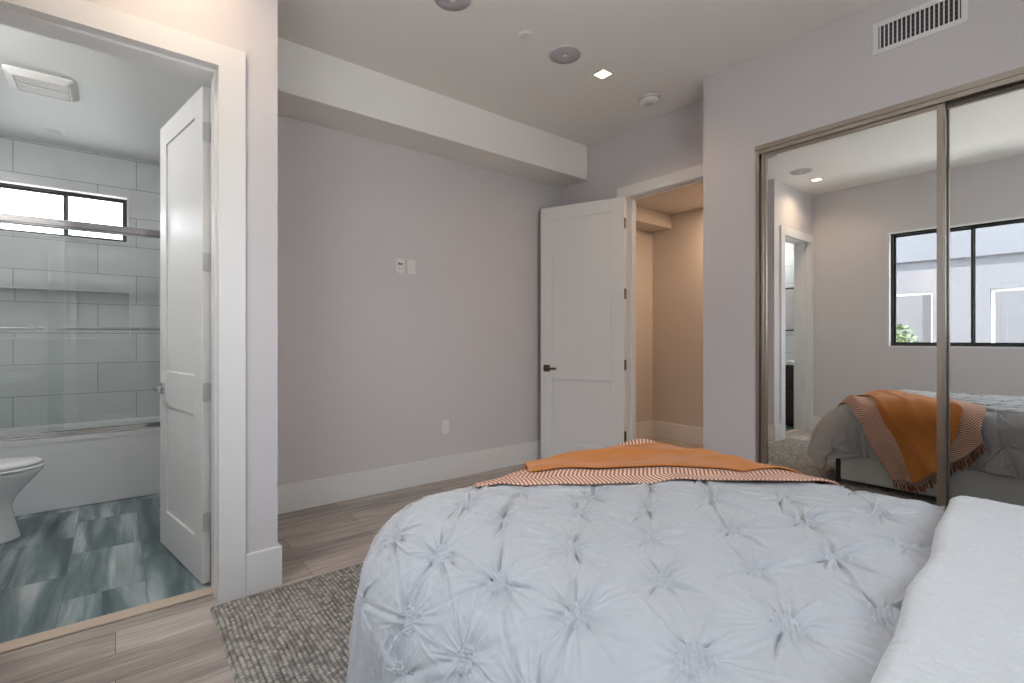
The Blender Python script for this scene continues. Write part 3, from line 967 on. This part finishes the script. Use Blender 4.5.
# exhaust fan and shower light on the bathroom ceiling
ef = thing('exhaust_fan', 'white rectangular exhaust fan grille on the bathroom ceiling', 'exhaust fan', (-0.34, 4.095, BH))
x0, x1, y0, y1 = -0.50, -0.18, 3.94, 4.25
MB().rings([rr(x0, x1, y0, y1, BH - 0.001, 0.03), rr(x0, x1, y0, y1, BH - 0.008, 0.03), rr(x0 + 0.035, x1 - 0.035, y0 + 0.03, y1 - 0.03, BH - 0.034, 0.02), rr(x0 + 0.04, x1 - 0.04, y0 + 0.035, y1 - 0.035, BH - 0.034, 0.02),
            rr(x0 + 0.045, x1 - 0.045, y0 + 0.04, y1 - 0.04, BH - 0.018, 0.02)], cap0=False).build('frame', M_WHITEP, ef)
for i in range(9):
    y = y0 + 0.06 + i * (y1 - y0 - 0.12) / 8
    MB().box(x0 + 0.045, x1 - 0.045, y - 0.006, y + 0.006, BH - 0.030, BH - 0.022).build('slat', M_WHITEP, ef)
MB().box(x0 + 0.045, x1 - 0.045, (y0 + y1) / 2 - 0.012, (y0 + y1) / 2 + 0.012, BH - 0.037, BH - 0.031).build('crossbar', M_WHITEP, ef, bevel=0.002)
sl = thing('shower_downlight', 'small unlit round downlight on the bathroom ceiling above the tub', 'downlight', (-0.355, 4.99, BH))
MB().lathe((0, 0, 0), [(0.062, 0), (0.062, -0.003), (0.055, -0.006), (0.045, -0.004)], 36).build('trim_ring', M_WHITEP, sl, local=True)
MB().lathe((0, 0, 0), [(0.046, -0.001), (0.046, -0.004), (0.001, -0.0045)], 36).build('lens', M_DIMLENS, sl, local=True)

# ------------------------------------------------------------------ outside
f = MB().box(-30, 30, -30, 30, -0.5, -0.35)
struct(f.build('ground', M_GROUND), 'pale ground outside the house', 'ground')
NX = -3.5
nb_ = thing('neighbour_building', 'lavender grey stucco building outside the window, seen in the closet mirror', 'building', (NX, 1.5, -0.35))
b = MB()
zt = 1.905
b.box(NX - 0.25, NX, 1.29, 1.93, -0.35, zt).box(NX - 0.25, NX, 0.30, 0.52, -0.35, zt).box(NX - 0.25, NX, -2.5, -0.6, -0.35, zt).box(NX - 0.25, NX, 3.1, 5.5, -0.35, zt)
b.box(NX - 0.25, NX, 1.93, 3.1, -0.35, 0.6).box(NX - 0.25, NX, 0.52, 1.29, -0.35, 0.6).box(NX - 0.25, NX, -0.6, 0.30, -0.35, 0.6)
b.box(NX - 0.25, NX, -2.5, 5.5, zt, 2.40)
b.build('lower_wall', M_STUCCO, nb_)
MB().box(NX - 0.25, NX + 0.05, -2.5, 5.5, 2.40, 3.05).build('upper_wall', M_STUCCO2, nb_)
for y0, y1 in ((1.93, 3.1), (0.52, 1.29), (-0.6, 0.30)):
    q = MB().frame('x', y0, y1, 0.6, zt, NX - 0.16, NX - 0.10, 0.035).build('window_frame', M_WHITEP, nb_)
    MB().box(NX - 0.135, NX - 0.130, y0 + 0.03, y1 - 0.03, 0.63, zt - 0.03).build('pane', M_GLASS, q)
MB().box(NX - 1.3, NX - 1.1, 2.02, 2.28, -0.35, 1.95).build('column', M_STUCCO, nb_)

MB().box(NX - 3.2, NX - 3.0, -2.5, 4.2, -0.35, 2.3).build('rear_wall', M_STUCCO, nb_)
sh = thing('garden_shrub', 'leafy green shrub behind the neighbouring building, seen through its opening', 'shrub', (-5.3, 3.1, -0.35))
b = MB()
for i in range(900):
    t, ph = random.random() * 2 * pi, math.acos(random.uniform(-0.5, 1))
    r = 0.75 * random.uniform(0.55, 1.0)
    c = Vector((r * sin(ph) * cos(t), r * sin(ph) * sin(t), 1.2 + 0.9 * r * cos(ph)))
    u = Vector((random.uniform(-1, 1), random.uniform(-1, 1), random.uniform(-1, 1))).normalized()
    w = u.orthogonal().normalized()
    b.add([c - u * 0.06, c + w * 0.028, c + u * 0.06, c - w * 0.028], [(0, 1, 2, 3)])
b.build('foliage', M_LEAF, sh, local=True)
MB().tube([(0, 0, 0), (0.03, 0.02, 0.6), (0, 0, 1.3)], [0.05, 0.04, 0.02], 10).build('stem', M_BARK, sh, local=True)


# ------------------------------------------------------------------ rug
def grid_mesh(name, P, mat, uv=None, attr=None, parent=None, smooth=True):
    """P: (nu, nv, 3) array"""
    nu, nv = P.shape[:2]
    me = bpy.data.meshes.new(name)
    co = P.reshape(-1, 3).astype(np.float32)
    if parent is not None:
        co = co - np.array(parent.location, dtype=np.float32)
    idx = np.arange(nu * nv).reshape(nu, nv)
    q = np.stack([idx[:-1, :-1], idx[1:, :-1], idx[1:, 1:], idx[:-1, 1:]], -1).reshape(-1, 4)
    me.vertices.add(len(co))
    me.vertices.foreach_set('co', co.ravel())
    me.loops.add(q.size)
    me.loops.foreach_set('vertex_index', q.ravel().astype(np.int32))
    me.polygons.add(len(q))
    me.polygons.foreach_set('loop_start', (np.arange(len(q)) * 4).astype(np.int32))
    me.update(calc_edges=True)
    if uv is not None:
        lay = me.uv_layers.new(name='UVMap')
        lay.data.foreach_set('uv', uv.reshape(-1, 2)[q.ravel()].astype(np.float32).ravel())
    if attr is not None:
        a = me.attributes.new('yarn', 'FLOAT', 'POINT')
        a.data.foreach_set('value', attr.ravel().astype(np.float32))
    me.validate()
    if smooth:
        me.shade_smooth()
    me.materials.append(mat)
    o = bpy.data.objects.new(name, me)
    COL.objects.link(o)
    if parent is not None:
        o.parent = parent
    return o


def vnoise(x, y, scale, seed):
    """smooth value noise in -1..1"""
    g = np.random.default_rng(seed).uniform(-1, 1, (64, 64))
    u, v = x * scale + 17.3, y * scale + 9.1
    i, j = np.floor(u).astype(int), np.floor(v).astype(int)
    fu, fv = u - i, v - j
    fu, fv = fu * fu * (3 - 2 * fu), fv * fv * (3 - 2 * fv)
    i0, i1, j0, j1 = i % 64, (i + 1) % 64, j % 64, (j + 1) % 64
    return (g[i0, j0] * (1 - fu) + g[i1, j0] * fu) * (1 - fv) + (g[i0, j1] * (1 - fu) + g[i1, j1] * fu) * fv


rx0, rx1, ry0, ry1 = 0.322, 2.72, -0.35, 2.500
st = 0.0046
xs = np.arange(rx0, rx1, st)
ys = np.arange(ry0, ry1, st)
X, Y = np.meshgrid(xs, ys, indexing='ij')
row_w, knot = 0.0175, 0.0185            # braided rows run along Y
wob = 0.004 * vnoise(X, Y, 9, 3)
ri = np.floor((X + wob) / row_w)
fr_ = (X + wob) / row_w - ri
ko = (ri * 0.5) % 1.0
kv = Y / knot + ko + 0.25 * vnoise(X, Y, 30, 5)
ki = np.floor(kv)
fk = kv - ki
hgt = 0.007 * np.sqrt(np.clip(np.sin(np.pi * fr_), 0, 1)) * (0.45 + 0.55 * np.sqrt(np.clip(np.sin(np.pi * fk), 0, 1)))
rv = np.random.default_rng(4).random((512, 512))
cell = rv[(ri.astype(int)) % 512, (ki.astype(int)) % 512]
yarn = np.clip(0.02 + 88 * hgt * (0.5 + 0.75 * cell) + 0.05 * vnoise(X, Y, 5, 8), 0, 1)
Z = 0.008 + hgt * (0.7 + 0.6 * cell) + 0.0015 * vnoise(X, Y, 6, 2)
ed = np.minimum(np.minimum(X - xs[0], xs[-1] - X), np.minimum(Y - ys[0], ys[-1] - Y))
Z = np.where(ed < st * 0.5, 0.001, Z)
Xr = X + 0.006 * vnoise(Y, X * 0 + 1, 5, 31)
Yr = Y + 0.006 * vnoise(X, X * 0 + 2, 5, 32)
rug = grid_mesh('rug', np.stack([Xr, Yr, Z], -1), M_RUG, attr=yarn)
tag(rug, 'chunky grey braided rug lying under the bed', 'rug')

# ------------------------------------------------------------------ bed
RB = 0.15
RF = 0.30      # and of the edge at the foot
RL = 0.10      # extra softness of the edge on the window side
BX0, BX1, BY1, BZ = 0.53, 1.97, 1.40, 0.685
bed = thing('bed', 'low bed with pale grey upholstered base on black corner legs', 'bed', (1.2, 0.3, 0))
MB().box(0.62, 1.92, -0.74, 1.46, 0.045, 0.335).build('base', M_BASEFAB, bed, bevel=0.015, seg=3)
MB().box(0.66, 1.88, -0.73, 1.30, 0.336, 0.57).build('mattress', M_SHEET, bed, bevel=0.06, seg=4)
for lx in (0.625, 1.89):
    for ly in (-0.745, 1.462):
        MB().box(lx, lx + 0.03, ly, ly + 0.03, 0.0185 if ly > -0.35 else 0.0, 0.23).build('leg', M_BLACK, bed, bevel=0.002)


def bedmap(px, py):
    """sheet coordinates (metres along the cloth) -> position on the draped bed, and the outward normal"""
    x0, x1, y1 = BX0 + RB + RL, BX1 - RB, BY1 - RB
    qx, qy = np.clip(px, x0, x1), np.minimum(py, y1)
    dx, dy = px - qx, py - qy
    e = np.hypot(dx, dy)
    es = np.maximum(e, 1e-9)
    nx, ny = dx / es, dy / es
    nx = np.where(e < 1e-9, 0, nx)
    ny = np.where(e < 1e-9, 0, ny)
    left = np.where(nx > 0, 1.0, np.clip(1 + 0.9 * nx, 0, 1))
    flare = 0.04 + 0.14 * np.clip(ny, 0, 1) ** 2 * left
    RR = RB + RL * np.clip(-nx, 0, 1) + RF * np.clip(ny, 0, 1) ** 2 * left
    amax = np.pi / 2 - flare
    arc = RR * amax
    a = np.minimum(e, arc) / RR
    ex = np.maximum(e - arc, 0)
    out = RR * np.sin(a) + ex * np.cos(amax)
    drop = RR * (1 - np.cos(a)) + ex * np.sin(amax)
    pos = np.stack([qx + nx * out, qy + ny * out, BZ - drop], -1)
    nor = np.stack([nx * np.sin(a), ny * np.sin(a), np.cos(a)], -1)
    return pos, nor, ex, nx, ny


measured = [(.668, .640), (.644, .856), (.624, 1.072), (.832, .812), (.812, 1.056), (1.02, .972), (1.008, 1.212), (1.032, .74), (.852, .588), (.704, .424),
            (.488, .836), (.468, 1.056), (.596, 1.28), (.416, 1.34), (1.188, .864), (.336, 1.072), (.904, .368), (1.084, .28), (1.056, .50), (1.272, .416),
            (1.22, .636), (1.452, .552), (1.464, .336), (1.412, .792), (1.596, .668), (1.856, .564), (1.856, .328), (1.66, .44), (.50, .62)]
ros = [np.array(p) for p in measured]
for i in range(-6, 12):
    for j in range(-6, 12):
        p = np.array([0.668, 0.64]) + i * np.array([0.190, -0.070]) + j * np.array([-0.022, 0.213]) + rng.normal(0, 0.012, 2)
        if -0.1 < p[0] < 2.5 and -0.3 < p[1] < 1.9 and all(np.hypot(*(p - q)) > 0.14 for q in ros):
            ros.append(p)
ROS = np.array(ros)


def puff(x, y):
    """soft quilted swelling between the gathered rosettes"""
    dm = np.full(x.shape, 9.0)
    for c in ROS:
        dm = np.minimum(dm, np.hypot(x - c[0], y - c[1]))
    return 0.011 * (1 - np.exp(-(dm / 0.05) ** 2)) + 0.010 * vnoise(x, y, 3.2, 21) + 0.005 * vnoise(x, y, 7.5, 22)


def duvet_height(x, y):
    h = puff(x, y)
    # long soft folds pulled between neighbouring rosettes
    for k in range(len(ROS)):
        for m in range(k + 1, len(ROS)):
            d = ROS[m] - ROS[k]
            ln = np.hypot(*d)
            if ln > 0.30:
                continue
            r_ = random.random()
            if r_ < 0.25:
                continue
            amp = (0.006 + 0.010 * random.random()) * (1 if r_ < 0.8 else -0.7)
            wd = 0.004 + 0.005 * random.random()
            bow = random.uniform(-0.018, 0.018)
            cx_, cy_ = (ROS[k] + ROS[m]) / 2
            u_ = d / ln
            sel = (np.abs(x - cx_) < 0.22) & (np.abs(y - cy_) < 0.22)
            xx, yy = x[sel] - ROS[k][0], y[sel] - ROS[k][1]
            t = (xx * u_[0] + yy * u_[1]) / ln
            s = -xx * u_[1] + yy * u_[0] - bow * np.sin(np.pi * np.clip(t, 0, 1))
            fade = np.clip(np.sin(np.pi * np.clip(t, 0, 1)) * 1.6, 0, 1) ** 0.6 * (0.65 + 0.35 * np.cos(np.pi * 2 * t))
            h[sel] += -amp * np.exp(-(s / wd) ** 2) * fade + 0.45 * amp * np.exp(-((s - 2.1 * wd) / (1.2 * wd)) ** 2) * fade
    # gathered creases and the honeycomb knot at each rosette
    for k, c in enumerate(ROS):
        sel = (np.abs(x - c[0]) < 0.17) & (np.abs(y - c[1]) < 0.17)
        xx, yy = x[sel] - c[0], y[sel] - c[1]
        r = np.hypot(xx, yy)
        th = np.arctan2(yy, xx)
        R0 = 0.0255 + 0.003 * random.random()
        dh = np.zeros_like(r)
        for q in range(20):
            a0 = 2 * pi * (q + random.uniform(-0.32, 0.32)) / 20
            lenq = random.choice((0.03, 0.04, 0.05, 0.07, 0.10))
            da = (th - a0 + 0.9 * random.uniform(-1, 1) * (r - R0) + pi) % (2 * pi) - pi
            wdt = 0.0020 + 0.030 * np.clip(r - R0, 0, 1)
            env = np.exp(-np.clip(r - R0, 0, 1) / lenq) * np.clip((r - R0 + 0.006) / 0.008, 0, 1) * (np.abs(da) < 1.2)
            dh += random.uniform(0.003, 0.0075) * np.exp(-((r * np.sin(da)) / wdt) ** 2) * env
        for q in range(6):                       # a few deep pulled folds
            a0 = 2 * pi * (q + random.uniform(-0.4, 0.4)) / 6
            lenq = random.uniform(0.035, 0.085)
            da = (th - a0 + random.uniform(-2.5, 2.5) * (r - R0) + pi) % (2 * pi) - pi
            env = np.exp(-(np.clip(r - R0, 0, 1) / lenq) ** 2) * np.clip((r - R0 + 0.003) / 0.006, 0, 1) * (np.abs(da) < 1.2)
            s_ = r * np.sin(da)
            am = random.uniform(0.005, 0.010)
            dh += am * env * (-np.exp(-(s_ / 0.0030) ** 2) + 0.6 * np.exp(-((s_ - 0.0065) / 0.0045) ** 2))
        ang = random.random() * pi
        sp_ = random.uniform(0.0088, 0.0098)
        u1 = (xx * cos(ang) + yy * sin(ang)) / sp_ + random.random()
        v1 = (-xx * sin(ang) + yy * cos(ang)) / (sp_ * 0.866 * 2) + random.random()
        da_ = np.hypot(u1 - np.round(u1), (v1 - np.round(v1)) * 1.732)
        db_ = np.hypot(u1 - 0.5 - np.round(u1 - 0.5), (v1 - 0.5 - np.round(v1 - 0.5)) * 1.732)
        bead = np.sqrt(np.clip(1 - (np.minimum(da_, db_) / 0.52) ** 2, 0, 1))
        inside = np.clip((R0 + 0.004 - r) / 0.005, 0, 1)
        dh += inside * 0.0072 * bead
        h[sel] += dh
    # crumpled cotton
    h += 0.0035 * vnoise(x * 1.0 + 0.15 * y, y * 0.55, 26, 41) * (0.4 + 0.6 * np.clip(vnoise(x, y, 4, 42) + 0.3, 0, 1))
    h += 0.0013 * vnoise(x, y * 0.8, 70, 43)
    return h


HEM = 0.50
st = 0.0042
def steps(a, lo, hi, b, fine=0.0018, coarse=0.009):
    return np.concatenate([np.linspace(a, lo, max(2, int((lo - a) / coarse)), endpoint=False), np.linspace(lo, hi, int((hi - lo) / fine), endpoint=False), np.linspace(hi, b, int((b - hi) / coarse) + 1)])
us = steps(BX0 + RB + RL - HEM - 0.2, 0.32, 2.02, BX1 - RB + HEM)
vs = steps(-0.42, 0.14, 1.50, BY1 - RB + HEM + 0.22)
U, V = np.meshgrid(us, vs, indexing='ij')
# square corner of the parameter grid -> rounded hem
x0, x1, y1 = BX0 + RB + RL, BX1 - RB, BY1 - RB
qx, qy = np.clip(U, x0, x1), np.minimum(V, y1)
dx, dy = U - qx, V - qy
ec = np.hypot(dx, dy)
emx = np.maximum(np.abs(dx), np.abs(dy))
k = np.where(ec > 1e-9, emx / np.maximum(ec, 1e-9), 1.0)
k = k * (1 + 0.10 * (1 - k) / 0.293)
PX, PY = qx + dx * k, qy + dy * k
D = duvet_height(PX, PY)
pos, nor, ex, nx, ny = bedmap(PX, PY)


def side_fold(px, py, ex, nx, ny):
    al = np.where(np.abs(nx) > np.abs(ny), py, px) + 0.3 * np.arctan2(ny, nx)
    return 0.10 * ex * np.sin(al * 17 + 2.0 * vnoise(px, py, 2.5, 55)) + 0.05 * ex * vnoise(al * 1.0, ex * 0.3, 24, 56)


fold = side_fold(PX, PY, ex, nx, ny)
P = pos + nor * (D + fold)[..., None]
# tuck the hem in under itself a little
hem = np.clip((ex - (ex.max() - 0.10)) / 0.10, 0, 1)
P[..., 2] = np.maximum(P[..., 2], 0.03)
duvet = grid_mesh('duvet', P, M_DUVET)
sol = duvet.modifiers.new('thickness', 'SOLIDIFY')
sol.thickness = 0.02
sol.offset = -1
tag(duvet, 'pale grey duvet gathered into little rosettes, spread over the bed', 'duvet')

# white blanket folded over the head half of the bed
nu, nv = 640, 300
uu = np.linspace(BX0 - 0.30, BX1 + 0.28, nu)
vv = np.linspace(0, 1, nv)
UU, VV = np.meshgrid(uu, vv, indexing='ij')
edge = 0.222 + (UU - 0.80) * 0.095 + 0.008 * vnoise(UU, UU * 0, 5, 61)
tt = VV
PYb = edge - (1 - tt) * 0.85
dist = edge - PYb
hh = puff(UU, PYb) * 0.25 + 0.022 + 0.028 * np.sqrt(np.clip(1 - ((np.clip(0.035 - dist, 0, 0.035)) / 0.035) ** 2, 0, 1)) - 0.030 * (dist < 1e-6)
hh += 0.004 * vnoise(UU, PYb, 8, 62) + 0.0013 * vnoise(UU, PYb, 60, 63) + 0.0016 * vnoise(UU, PYb, 120, 65) + 0.006 * vnoise(UU, PYb, 3, 64)
pos, nor, ex, nx, ny = bedmap(UU, PYb)
P = pos + nor * hh[..., None]
bl = grid_mesh('blanket', P, M_BLANKET)
tag(bl, 'smooth white blanket turned back over the head half of the bed', 'blanket')
sol = bl.modifiers.new('thickness', 'SOLIDIFY')
sol.thickness = 0.008
sol.offset = -1

# sheet corner peeking out under the duvet at the foot
n1, n2 = 40, 16
A, B = np.meshgrid(np.linspace(0, 1, n1), np.linspace(0, 1, n2), indexing='ij')
sx = 1.55 + 0.40 * np.minimum(A * 2, 1) - 0.0 * A
sy = 1.49 - 0.35 * np.clip(A * 2 - 1, 0, 1) + 0.05 * np.exp(-((A - 0.5) / 0.12) ** 2) * B
bot = 0.20 + 0.12 * np.abs(A - 0.5) * 2
sz = 0.42 * (1 - B) + bot * B
sx = sx + 0.05 * B * np.exp(-((A - 0.5) / 0.15) ** 2)
sh_ = grid_mesh('bed_sheet', np.stack([sx, sy, sz], -1), M_SHEET)
sol = sh_.modifiers.new('thickness', 'SOLIDIFY')
sol.thickness = 0.003
tag(sh_, 'pale blue sheet corner hanging below the duvet at the foot of the bed', 'sheet')

# ------------------------------------------------------------------ throw
throw = thing('throw_blanket', 'orange throw with herringbone borders and dark fringe across the foot of the bed', 'throw', (1.6, 1.1, 0.68))
TO, TA, TB = np.array([0.964, 1.304]), np.array([0.797, -0.604]), np.array([0.604, 0.797])
TWD = 0.65


def throw_pos(s, t, off):
    px = TO[0] + s * TA[0] + t * TB[0]
    py = TO[1] + s * TA[1] + t * TB[1]
    py = py + 0.2 * np.maximum(px - 1.9, 0)      # hangs straighter where it drops over the side
    pos, nor, ex, nx, ny = bedmap(px, py)
    h = puff(px, py) * 0.8 + 0.010 + off + side_fold(px, py, ex, nx, ny)
    return pos + nor * h[..., None], ex


def throw_low(s):
    k = np.clip((s - 1.10) / 0.25, 0, 1)
    return 0.11 * k * k * (3 - 2 * k)


def throw_end(t):
    return np.interp(t, [0.0, 0.14, 0.48, 0.65], [1.36, 1.41, 1.47, 1.39])


def throw_folds(s, t):
    w = 0.011 * np.exp(-((t - 0.45 - 0.05 * np.sin(s * 3)) / 0.02) ** 2) + 0.010 * np.exp(-((t - 0.30 + 0.04 * np.sin(s * 4 + 1)) / 0.022) ** 2)
    w += 0.006 * vnoise(s * 0.6, t * 2.2, 9, 71)
    w += 0.045 * np.exp(-((t - 0.60) / 0.035) ** 2 - ((s - 0.65) / 0.16) ** 2)
    drape = np.clip((s - 1.02 + 0.3 * t) / 0.4, 0, 1)
    w += drape * 0.014 * (1 + np.sin(t * 46 + 2.0 * s))
    return w + 0.012 * (0.5 + 0.5 * vnoise(s * 0.8, t * 0.8, 5, 72))

ns, nt_ = 260, 120
S, T = np.meshgrid(np.linspace(0, 1, ns), np.linspace(0, TWD, nt_), indexing='ij')
S_ = -0.06 + S * (throw_end(T) + 0.06) + 0.012 * vnoise(T, T * 0, 9, 73) * (S > 0.95)
T = T + throw_low(S_) * (1 - T / TWD)
P, _ = throw_pos(S_, T, throw_folds(S_, T) * 0.8)
o = grid_mesh('herringbone_layer', P, M_TAN, uv=np.stack([S_, T], -1), parent=throw)
o['label'] = 'pink and rust herringbone border of the throw'
m_ = o.modifiers.new('thickness', 'SOLIDIFY')
m_.thickness = 0.006
m_.offset = 1
T0, T1 = 0.118, 0.50
S, T = np.meshgrid(np.linspace(0, 1, ns), np.linspace(T0, T1, 90), indexing='ij')
T = T + 0.13 * np.clip((S - 0.78) / 0.2, 0, 1) ** 1.5 * (T1 - T) / (T1 - T0)
S_ = 0.13 + S * (throw_end(T) - 0.145)
Tw = T + throw_low(S_) * (1 - T / TWD) + 0.008 * vnoise(S_, T * 0, 6, 74)
P, _ = throw_pos(S_, Tw, throw_folds(S_, Tw) + 0.010 + 0.012 * np.clip(1 - np.abs(T - 0.31) / 0.18, 0, 1))
o = grid_mesh('orange_layer', P, M_ORANGE, uv=np.stack([S_, T], -1), parent=throw)
o['label'] = 'plain rust orange centre of the throw'
m_ = o.modifiers.new('thickness', 'SOLIDIFY')
m_.thickness = 0.006
m_.offset = 1

# tassels along the hanging hem
ntas = 46
for i in range(ntas):
    t = np.array([TWD * (i + 0.5) / ntas])
    s = throw_end(t)
    mid = T0 < t[0] < T1
    t = t + throw_low(s) * (1 - t / TWD)
    p, _ = throw_pos(s, t, throw_folds(s, t) * 0.8 + 0.010)
    p = Vector(p[0])
    dirn = Vector((0.10 + random.uniform(-0.15, 0.15), -0.30 + random.uniform(-0.25, 0.25), -1)).normalized()
    ln = random.uniform(0.045, 0.07)
    pts = [p + dirn * (-0.006), p + dirn * ln * 0.3, p + dirn * ln * 0.45, p + dirn * ln * 0.8, p + dirn * ln + Vector((random.uniform(-.008, .008), random.uniform(-.008, .008), 0))]
    MB().tube(pts, [0.0022, 0.0028, 0.0048, 0.0042, 0.0055], 7).build('tassel', M_FRINGE, throw)
